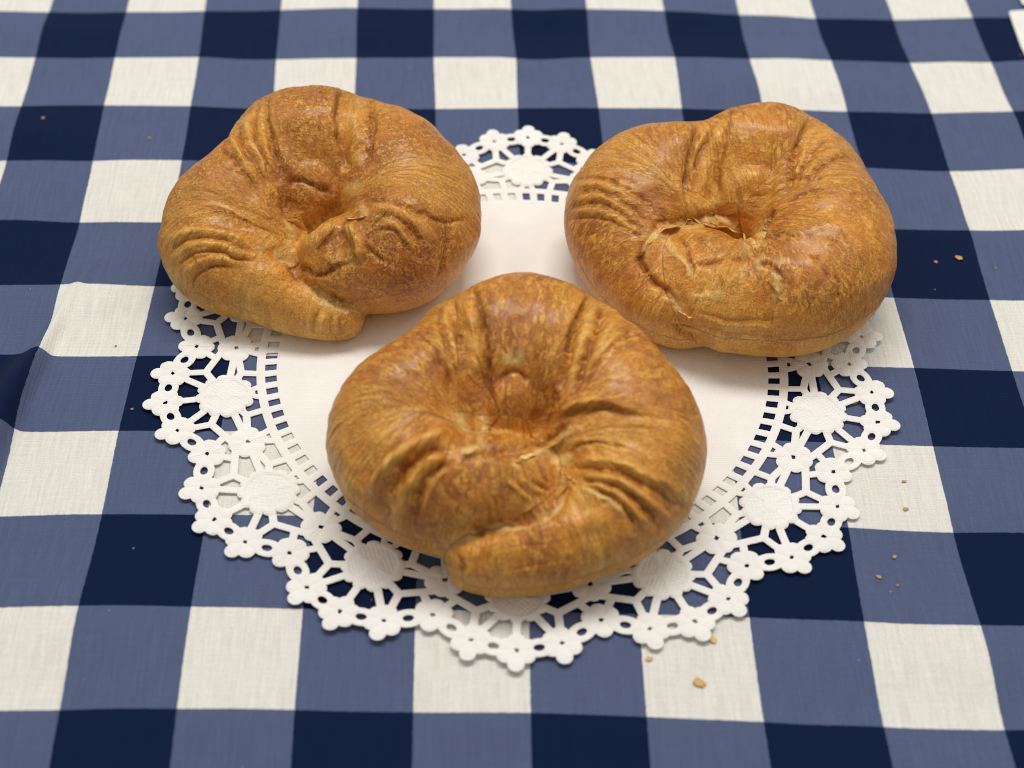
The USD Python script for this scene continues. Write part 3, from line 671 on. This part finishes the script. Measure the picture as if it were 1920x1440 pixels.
# folds and layer edges, traced over each roll (points as scale and origin of an enlargement of the photograph)
def strokes(scale, ox, oy, rows):
    return [(k, hw, h, [(x / scale + ox, y / scale + oy) for x, y in pts]) for k, hw, h, pts in rows]
STROKES_FRONT = strokes(2.25, 600, 500, [
    ('s', 4, .065, [(630, 75), (680, 180), (702, 290), (714, 400), (712, 520), (700, 620)]), ('s', 4, .065, [(1025, 560), (1022, 470), (1038, 390), (1060, 290), (1095, 195), (1150, 95)]), ('s', 4, .04, [(1040, 630), (1085, 603), (1180, 592), (1265, 605), (1360, 640)]), ('s', 4, .05, [(600, 690), (500, 675), (400, 708), (290, 765), (220, 860), (190, 970)]),
    ('g', 7, .075, [(640, 95), (680, 180), (700, 280), (712, 380), (715, 480), (705, 560)]), ('r', 15, .075, [(605, 100), (630, 200), (650, 300), (665, 400), (680, 510)]),
    ('g', 8, .07, [(560, 120), (565, 200), (580, 300), (600, 400), (640, 500)]), ('r', 8, .045, [(525, 150), (540, 240), (570, 350), (610, 460)]), ('g', 5, .04, [(495, 180), (515, 270), (555, 380), (600, 490)]),
    ('r', 7, .03, [(465, 210), (495, 300), (540, 400), (600, 510)]), ('g', 7, .05, [(430, 240), (470, 340), (520, 430), (590, 540)]),
    ('g', 8, .08, [(1140, 110), (1090, 200), (1055, 290), (1035, 400), (1020, 490)]), ('r', 14, .085, [(1180, 130), (1125, 230), (1090, 330), (1065, 440), (1045, 550)]),
    ('g', 8, .075, [(1225, 140), (1165, 250), (1125, 350), (1095, 460), (1065, 570)]), ('r', 9, .035, [(1270, 190), (1200, 290), (1150, 390), (1100, 510)]),
    ('g', 7, .06, [(1345, 290), (1270, 300), (1200, 365), (1140, 460), (1080, 560)]), ('r', 9, .04, [(1300, 270), (1230, 320), (1170, 410), (1110, 510)]),
    ('g', 7, .05, [(690, 590), (745, 500), (800, 446), (850, 455), (930, 545)]), ('r', 30, .018, [(810, 560)]),
    ('g', 9, .09, [(640, 765), (690, 745), (760, 770), (830, 755), (900, 745), (960, 720), (1010, 690), (1060, 620)]),
    ('g', 6, .05, [(620, 690), (500, 680), (400, 715), (300, 770), (235, 860), (215, 950)]), ('r', 12, .085, [(580, 735), (470, 730), (380, 770), (300, 830), (250, 900), (235, 980)]),
    ('g', 9, .09, [(570, 785), (480, 775), (400, 820), (330, 900), (290, 980)]), ('r', 12, .07, [(540, 805), (470, 825), (415, 880), (365, 950), (335, 1040), (340, 1110)]),
    ('g', 8, .07, [(560, 840), (480, 865), (430, 940), (400, 1020), (400, 1110)]), ('r', 6, .025, [(545, 860), (490, 900), (450, 980), (440, 1070)]),
    ('r', 6, .035, [(770, 815), (785, 890), (835, 955), (900, 990)]), ('g', 4, .035, [(795, 812), (815, 885), (865, 945), (930, 980)]), ('r', 6, .035, [(825, 810), (850, 880), (900, 935), (955, 965)]),
    ('g', 4, .035, [(850, 805), (880, 870), (930, 930), (970, 950)]), ('r', 6, .035, [(880, 800), (915, 870), (960, 925)]), ('g', 4, .03, [(910, 800), (945, 870), (980, 915)]),
    ('g', 11, .13, [(480, 1195), (560, 1175), (640, 1140), (720, 1112), (800, 1092), (880, 1072), (960, 1040), (1005, 990), (1030, 930), (1045, 870)]),
    ('p', 9, .03, [(660, 1135), (740, 1105), (830, 1095), (910, 1075), (975, 1035), (1010, 985), (1035, 900)]), ('p', 12, .02, [(500, 1190), (560, 1165), (620, 1150), (680, 1130)]),
    ('p', 10, .02, [(590, 790), (640, 770), (700, 755)]), ('p', 9, .03, [(880, 790), (960, 775), (1030, 720), (1080, 660)]), ('p', 10, .02, [(960, 820), (1020, 820), (1060, 780)]), ('p', 12, .0, [(700, 590), (690, 680), (660, 740)]), ('p', 10, .0, [(560, 600), (600, 660), (640, 720)]),
    ('g', 8, .06, [(590, 800), (660, 790), (720, 782), (800, 787), (880, 792), (970, 812)]),
    ('g', 5, .045, [(1050, 800), (1110, 745), (1200, 740), (1310, 765)]), ('r', 9, .05, [(1080, 830), (1190, 815), (1310, 845), (1430, 900), (1540, 960)]),
    ('g', 6, .05, [(1060, 862), (1140, 850), (1260, 872), (1380, 925), (1480, 985), (1570, 1030)]), ('r', 9, .05, [(1090, 885), (1200, 890), (1320, 935), (1420, 1010), (1490, 1080)]),
    ('g', 6, .05, [(1085, 908), (1180, 910), (1290, 955), (1385, 1035), (1450, 1120)]), ('r', 8, .04, [(1120, 918), (1230, 945), (1330, 1030), (1390, 1120)]), ('g', 6, .05, [(1110, 935), (1225, 970), (1300, 1040), (1350, 1120)]),
    ('p', 7, .03, [(1085, 930), (1160, 960), (1240, 1010), (1300, 1060)]), ('g', 5, .04, [(1010, 650), (1085, 603), (1180, 592), (1265, 605)]), ('r', 9, .03, [(1020, 625), (1100, 580), (1200, 570)]),
    ('g', 5, .03, [(560, 1200), (600, 1260), (600, 1330)]), ('r', 10, .03, [(620, 1300)]), ('r', 24, .03, [(860, 330)]), ('p', 10, .004, [(770, 350), (830, 390), (860, 330)]),
    ('g', 4, .009, [(700, 1220), (830, 1180), (960, 1170), (1080, 1120)]), ('g', 4, .008, [(760, 1290), (900, 1260), (1050, 1230), (1160, 1180)]), ('r', 20, .03, [(1000, 1120), (1120, 1080), (1230, 1060)])])
STROKES_LEFT = strokes(2.769, 280, 140, [
    ('s', 4, .05, [(625, 105), (618, 220), (645, 360), (685, 490), (720, 580)]), ('s', 4, .05, [(1040, 540), (1005, 440), (978, 320), (970, 210), (990, 110), (1040, 58)]), ('s', 4, .045, [(560, 850), (430, 805), (320, 775), (190, 785), (80, 870)]),
    ('g', 5, .05, [(1035, 65), (990, 110), (970, 200), (975, 300), (990, 390), (1030, 470)]), ('r', 14, .06, [(1095, 95), (1062, 200), (1060, 300), (1062, 400), (1055, 490)]), ('g', 9, .09, [(1185, 110), (1155, 200), (1150, 300), (1130, 400), (1100, 510)]),
    ('g', 5, .05, [(625, 120), (620, 220), (645, 360), (690, 490)]), ('r', 8, .05, [(590, 130), (582, 240), (610, 370), (660, 500)]), ('g', 5, .055, [(550, 160), (542, 270), (590, 400), (650, 530)]), ('r', 8, .05, [(505, 190), (515, 300), (575, 430), (630, 540)]),
    ('g', 6, .055, [(455, 240), (480, 340), (550, 450), (625, 570)]), ('r', 7, .04, [(410, 280), (445, 370), (520, 470), (600, 580)]), ('g', 6, .05, [(365, 330), (420, 420), (505, 520), (590, 620)]),
    ('g', 10, .10, [(660, 590), (720, 690), (760, 770), (850, 800), (930, 740), (1000, 680)]), ('g', 9, .06, [(700, 560), (800, 560), (890, 590), (960, 640)]),
    ('p', 12, .01, [(700, 720), (740, 830), (700, 900)]), ('p', 10, .02, [(850, 790), (930, 735), (1010, 715)]), ('p', 12, .0, [(1000, 600), (1060, 590), (1110, 560)]), ('p', 9, .0, [(640, 920), (700, 930), (760, 960)]), ('p', 12, .01, [(1060, 670), (1100, 700), (1110, 760)]),
    ('g', 4.0, 0.034, [(95, 870), (190, 795), (320, 782), (430, 812), (530, 860)]), ('r', 6.4, 0.025, [(100, 905), (190, 828), (320, 815), (440, 850), (550, 890)]), ('g', 4.0, 0.038, [(105, 945), (195, 865), (330, 852), (450, 888), (570, 925)]),
    ('r', 6.4, 0.022, [(110, 985), (210, 900), (330, 885), (450, 920), (560, 950)]), ('g', 4.0, 0.038, [(120, 1030), (220, 940), (330, 922), (450, 950), (560, 970)]), ('r', 6.4, 0.015, [(160, 1060), (250, 980), (360, 960), (470, 980)]), ('g', 5, .04, [(230, 1110), (250, 1040), (340, 1000), (450, 1005)]),
    ('g', 10, .12, [(590, 890), (670, 935), (735, 955), (765, 1030), (830, 1095), (920, 1155), (1040, 1205), (1130, 1262)]), ('p', 9, .03, [(760, 1050), (840, 1120), (940, 1180), (1050, 1215), (1120, 1255)]),
    ('r', 16, .10, [(800, 940), (850, 850), (930, 800), (1010, 780)]), ('r', 14, .10, [(1010, 780), (1060, 830), (1095, 900), (1085, 960)]), ('r', 22, .05, [(960, 960)]), ('g', 6, .06, [(760, 960), (800, 1010), (880, 1040), (980, 1000), (1090, 975)]), ('g', 8, .05, [(1110, 850), (1160, 940), (1250, 985)]), ('g', 5, .035, [(1000, 800), (985, 880), (960, 950)]),
    ('p', 8, .01, [(985, 880), (1000, 960), (1070, 960)]), ('g', 6, .05, [(1080, 690), (1190, 655), (1320, 675), (1430, 725), (1550, 765), (1690, 720)]), ('r', 12, .035, [(1130, 715), (1230, 690), (1320, 715), (1420, 790), (1480, 880)]),
    ('g', 6, .04, [(1160, 760), (1260, 725), (1345, 785), (1420, 880), (1440, 970)]), ('r', 8, .02, [(1180, 800), (1260, 770), (1330, 840), (1380, 930)]), ('g', 5, .025, [(1180, 840), (1250, 810), (1310, 870), (1340, 950)]), ('g', 6, .05, [(1530, 740), (1552, 850), (1530, 970), (1500, 1050)]),
    ('g', 4, .03, [(880, 1230), (850, 1300), (870, 1380)]), ('r', 7, .03, [(920, 1235), (895, 1310), (915, 1385)]), ('g', 4, .03, [(960, 1235), (935, 1310), (950, 1385)]), ('g', 4, .03, [(1010, 1240), (990, 1310), (1010, 1380)]),
    ('p', 8, .02, [(850, 1170), (960, 1210), (1060, 1240)]), ('r', 18, .03, [(480, 1060), (600, 1040), (700, 1080)])])
STROKES_RIGHT = strokes(2.824, 1040, 180, [
    ('s', 4, .05, [(950, 45), (912, 170), (890, 300), (872, 420), (885, 560)]), ('s', 4, .05, [(1165, 590), (1225, 450), (1258, 340), (1300, 220), (1360, 95)]), ('s', 4, .045, [(700, 600), (698, 450), (710, 340), (735, 230), (770, 110)]),
    ('g', 6, .06, [(945, 60), (912, 170), (890, 300), (872, 420), (880, 530)]), ('r', 12, .045, [(890, 90), (850, 220), (815, 340), (790, 460), (790, 560)]), ('g', 5, .04, [(850, 110), (810, 220), (765, 330), (745, 440)]), ('r', 7, .03, [(820, 120), (780, 220), (735, 330), (720, 440)]),
    ('g', 9, .09, [(760, 120), (735, 230), (712, 340), (700, 450), (705, 570)]), ('g', 7, .07, [(1350, 110), (1300, 220), (1258, 340), (1225, 450), (1165, 580)]), ('r', 8, .04, [(1400, 150), (1340, 240), (1290, 350), (1250, 450)]), ('g', 5, .04, [(1480, 220), (1390, 260), (1320, 350), (1260, 460)]), ('r', 8, .03, [(1540, 300), (1430, 310), (1340, 390), (1270, 480)]), ('g', 5, .04, [(1600, 350), (1500, 330), (1390, 390), (1290, 480)]),
    ('g', 4.0, 0.034, [(95, 445), (230, 432), (350, 475), (470, 555), (550, 630)]), ('r', 6.4, 0.020, [(90, 480), (225, 465), (345, 505), (460, 590)]), ('g', 4.0, 0.034, [(80, 520), (220, 500), (340, 540), (450, 620), (510, 690)]), ('r', 6.4, 0.020, [(75, 555), (210, 535), (330, 570), (440, 650)]), ('g', 4.0, 0.034, [(70, 592), (200, 570), (320, 602), (430, 680), (490, 720)]), ('r', 6.4, 0.018, [(68, 620), (190, 605), (310, 632), (420, 695)]), ('g', 4.0, 0.038, [(66, 660), (185, 645), (300, 665), (420, 712), (490, 740)]),
    ('p', 8, .05, [(560, 700), (610, 680), (700, 690), (790, 682), (830, 645), (890, 660), (960, 715), (1010, 800), (1055, 845)]), ('g', 10, .10, [(520, 690), (600, 655), (700, 665), (800, 645), (890, 635), (970, 690), (1040, 790)]),
    ('g', 8, .08, [(550, 660), (510, 740), (450, 850), (500, 940), (570, 1020), (640, 1090), (690, 1185)]), ('p', 10, .02, [(540, 690), (500, 770), (460, 850)]), ('p', 11, .02, [(600, 1030), (650, 1090), (690, 1180)]), ('p', 10, .0, [(480, 710), (520, 740), (540, 720)]),
    ('g', 6, .05, [(650, 715), (695, 800), (722, 880), (735, 970)]), ('p', 7, .02, [(590, 720), (620, 800), (690, 900), (720, 980)]), ('r', 24, .05, [(780, 790), (830, 760), (900, 790)]), ('r', 22, .04, [(870, 960), (1000, 950)]), ('g', 7, .05, [(740, 880), (840, 880), (940, 860), (1020, 870)]),
    ('g', 6, .05, [(1035, 915), (1130, 898), (1190, 960), (1200, 1050), (1150, 1105)]), ('p', 9, .03, [(1130, 920), (1180, 990), (1185, 1060), (1150, 1095)]), ('p', 8, .02, [(1060, 850), (1090, 900), (1110, 905)]),
    ('g', 9, .09, [(1160, 590), (1105, 690), (1075, 780), (1058, 850)]), ('p', 12, .01, [(1130, 640), (1090, 730), (1065, 810)]), ('g', 5, .04, [(1130, 760), (1220, 735), (1290, 760)]),
    ('g', 4, .012, [(700, 1195), (850, 1235), (1000, 1262), (1150, 1270), (1310, 1240)]), ('r', 6, .01, [(720, 1165), (880, 1205), (1040, 1225), (1200, 1215)]), ('g', 4, .012, [(720, 1140), (900, 1178), (1080, 1190), (1230, 1160)]), ('p', 8, .02, [(690, 1080), (800, 1060), (900, 1070)]),
    ('g', 8, .07, [(640, 1195), (650, 1230), (700, 1270), (790, 1310)]), ('g', 5, .04, [(1230, 440), (1330, 420), (1430, 440)]), ('g', 5, .04, [(1220, 560), (1330, 500), (1440, 490)]), ('g', 4, .03, [(1330, 830), (1420, 900), (1450, 990)]), ('g', 4, .03, [(1480, 920), (1510, 1010), (1480, 1090)])])

# front: left horn tucked inside, right horn across the front
croissant('glossy brown croissant lying nearest the front, its horn across the doily edge',
    [(1042, 898, 0.68, 0.30, 0.34), (962, 918, 0.66, 0.45, 0.54), (872, 926, 0.66, 0.51, 0.62), (785, 895, 0.68, 0.59, 0.68), (747, 813, 0.72, 0.66, 0.72), (813, 742, 0.77, 0.52, 0.77), (869, 694, 0.76, 0.63, 0.76), (965, 675, 0.82, 0.72, 0.85), (1067, 690, 0.77, 0.70, 0.80), (1124, 744, 0.78, 0.66, 0.80), (1175, 828, 0.74, 0.72, 0.75), (1163, 915, 0.64, 0.63, 0.66), (1102, 980, 0.52, 0.49, 0.54), (1022, 1023, 0.44, 0.39, 0.47), (940, 1042, 0.38, 0.32, 0.42), (853, 1054, 0.34, 0.23, 0.37)],
    [(0.8, .4, .04), (3.55, .5, .10), (5.85, .45, .12), (8.2, .45, .12), (10.75, .5, .08), (12.3, .3, .05)],
    (962, 838, .55, .24), 3, CR1, PARTS(3.3, 6.0, 8.15, 10.9, 99), (.50, .42), (2.0, 3.8, 10.6, 12.4), STROKES_FRONT, [(862, 862, 900, 835, .08), (960, 862, 1010, 845, .08), (1010, 848, 1060, 818, .07), (1050, 880, 1075, 905, .07), (1040, 950, 1062, 905, .06)], [(958, 778, .66, .46, .66)])
croissant('croissant at the back left, with a knobbly horn curled into its hole',
    [(668, 603, 0.22, 0.20, 0.22), (603, 585, 0.29, 0.27, 0.30), (537, 556, 0.37, 0.35, 0.38), (474, 519, 0.48, 0.43, 0.48), (409, 473, 0.58, 0.57, 0.60), (429, 405, 0.66, 0.55, 0.68), (488, 350, 0.72, 0.47, 0.72), (525, 302, 0.73, 0.58, 0.73), (595, 289, 0.77, 0.63, 0.78), (664, 296, 0.74, 0.64, 0.76), (732, 331, 0.72, 0.69, 0.74), (775, 400, 0.70, 0.73, 0.72), (746, 467, 0.66, 0.59, 0.68), (679, 494, 0.58, 0.47, 0.56), (632, 500, 0.56, 0.46, 0.50), (582, 494, 0.56, 0.32, 0.38)],
    [(0.9, .5, .03), (2.6, .4, .03), (4.2, .5, .09), (6.6, .5, .10), (9.1, .4, .10), (11.2, .5, .09)],
    (612, 432, .50, .24), 8, CR2, PARTS(4.2, 6.6, 9.1, 11.3, 99), (.45, .36), (0.8, 3.2, 10.6, 12.6), STROKES_LEFT, [(590, 470, 640, 410, .08), (640, 410, 690, 400, .07), (720, 398, 690, 420, .07)], [(588, 378, .62, .37, .56)])
croissant('broad golden croissant at the back right, with a folded flap over its hole',
    [(1334, 600, 0.26, 0.20, 0.24), (1276, 595, 0.34, 0.29, 0.36), (1214, 545, 0.44, 0.43, 0.46), (1176, 478, 0.54, 0.51, 0.56), (1165, 405, 0.64, 0.61, 0.64), (1213, 351, 0.70, 0.61, 0.70), (1316, 342, 0.71, 0.55, 0.70), (1398, 323, 0.76, 0.59, 0.77), (1487, 330, 0.75, 0.63, 0.73), (1527, 390, 0.74, 0.63, 0.75), (1545, 463, 0.70, 0.72, 0.72), (1507, 537, 0.64, 0.67, 0.66), (1421, 560, 0.58, 0.55, 0.60), (1350, 550, 0.55, 0.56, 0.53), (1298, 512, 0.55, 0.54, 0.48), (1258, 480, 0.52, 0.44, 0.38)],
    [(1.3, .4, .03), (4.4, .6, .08), (6.2, .4, .08), (8.25, .45, .09), (9.3, .4, .05), (12.9, .5, .04)],
    (1385, 440, .55, .24), 14, CR3, PARTS(4.3, 6.15, 8.3, 12.6, 99), (.50, .40), (2.0, 4.0, 10.4, 12.4), STROKES_RIGHT, [(1232, 432, 1300, 412, .10), (1300, 412, 1392, 440, .10), (1392, 440, 1418, 468, .08), (1196, 482, 1232, 440, .08), (1430, 520, 1462, 565, .07), (1268, 585, 1300, 600, .06)], [(1392, 398, .62, .43, .64)])

# ------------------------------------------------------------------ crumbs of crust
FLAKE = usdkit.material(stage, LOOK + 'flake', {'oi': ('object_info', {}), 'r': ('rgb_ramp', {'ramp': [(0.0, (0.50, 0.27, 0.07)), (0.5, (0.62, 0.40, 0.13)), (1.0, (0.44, 0.30, 0.16))]}), 'p': ('principled_bsdf', {'roughness': 0.5})}, [('oi.random', 'r.fac'), ('r.color', 'p.base_color')], surface='p.BSDF')
DULL = usdkit.material(stage, LOOK + 'dull_crumb', {'p': ('principled_bsdf', {'base_color': (0.23, 0.19, 0.15), 'roughness': 0.7})}, surface='p.BSDF')
TAN = usdkit.material(stage, LOOK + 'tan_crumb', {'p': ('principled_bsdf', {'base_color': (0.40, 0.28, 0.13), 'roughness': 0.7})}, surface='p.BSDF')
def flake(px, py, w, h, rot, label):
    xy = at(px, py)[:2]; z = cloth_z(xy[None])[0]
    r = np.random.default_rng(int(px * 7 + py))
    m = trimesh.creation.icosphere(subdivisions=2)
    v = np.array(m.vertices); v *= (1 + 1.1 * (noise(v * 1.9 + px, 5) - 0.5))[:, None]
    v *= np.array([w * 0.85, h * 0.85, min(w, h) * 0.22]) / 181 * C * 0.5
    v[:, 2] += 0.3 * np.abs(v[:, 0]) * r.uniform(0.2, 0.8)
    v[:, 2] -= v[:, 2].min()
    g = xform('pastry_crumb', (*(xy * C), z * C + 0.0002), rot)
    tag(g, label, 'crumb', 'crumbs on the tablecloth')
    put(g, 'flake', v, np.array(m.faces), DULL if any(k in label for k in ('faint', 'dark', 'dull', 'speck', 'left of the back left')) else TAN if w < 12 else FLAKE, smooth=True)
for a in [
    (1311, 1281, 24, 14, -.6, 'golden pastry flake lying loose in the middle of a white check below the doily'),
    (1335, 1199, 12, 20, .4, 'golden pastry flake just off the lower right scallop of the doily'),
    (1217, 1236, 12, 9, .1, 'small brown crumb at the left edge of a white check below the doily'),
    (1694, 904, 9, 6, .1, 'reddish brown crumb on the white check right of the doily, nearer the doily edge'),
    (1698, 956, 11, 8, .2, 'tan crumb on the white check right of the doily, nearest its lower edge'),
    (1678, 1043, 8, 7, .7, 'tan crumb on the slate blue check, upper of a pair right of the doily'),
    (1648, 1081, 9, 7, -.4, 'tan crumb on the slate blue check, lower of a pair right of the doily'),
    (1683, 1096, 6, 5, -.4, 'tiny dark red crumb below the pair on the slate blue check'),
    (1797, 484, 17, 10, -.3, 'larger pale crumb on the navy check right of the back right croissant'),
    (1754, 491, 9, 7, 0, 'smaller pale crumb on the navy check right of the back right croissant'),
    (1604, 757, 13, 5, .4, 'golden sliver showing through a lace opening at the right of the doily'),
    (281, 260, 9, 8, .2, 'pale crumb on the slate blue check left of the back left croissant'),
    (83, 228, 9, 8, .2, 'faint crumb on the navy check near the left edge of the cloth'),
    (248, 768, 7, 5, .5, 'dark crumb on the navy check beside the left edge of the doily'),
    (217, 648, 5, 4, .5, 'dark speck on the white check left of the doily'),
    (1867, 502, 5, 5, 0, 'tiny pale speck on the slate blue check at the far right'),
]: flake(*a)

# ------------------------------------------------------------------ white card at the far corner
def card(pxs, z0, label):
    poly = Polygon([at(*q)[:2] for q in pxs]).buffer(-0.06).buffer(0.06, 8)
    m = trimesh.creation.extrude_polygon(poly, 0.012, engine='earcut'); v = np.array(m.vertices)
    c = np.array(poly.centroid.coords[0]); zz = cloth_z(v[:, :2]).max()
    v = (v - [*c, 0]) * C
    g = xform('paper_card', (*(c * C), (zz + z0) * C))
    tag(g, label, 'card'); put(g, 'sheet', v, np.array(m.faces), CARD)
card([(1889, 26), (2050, 18), (2120, 210), (1960, 190), (1912, 92)], 0.01, 'corner of a white paper card on navy check at the right edge, lower of two')
card([(1898, -40), (2040, -40), (2060, 10), (1915, 16)], 0.01, 'corner of a white paper card at the top right, upper of two')
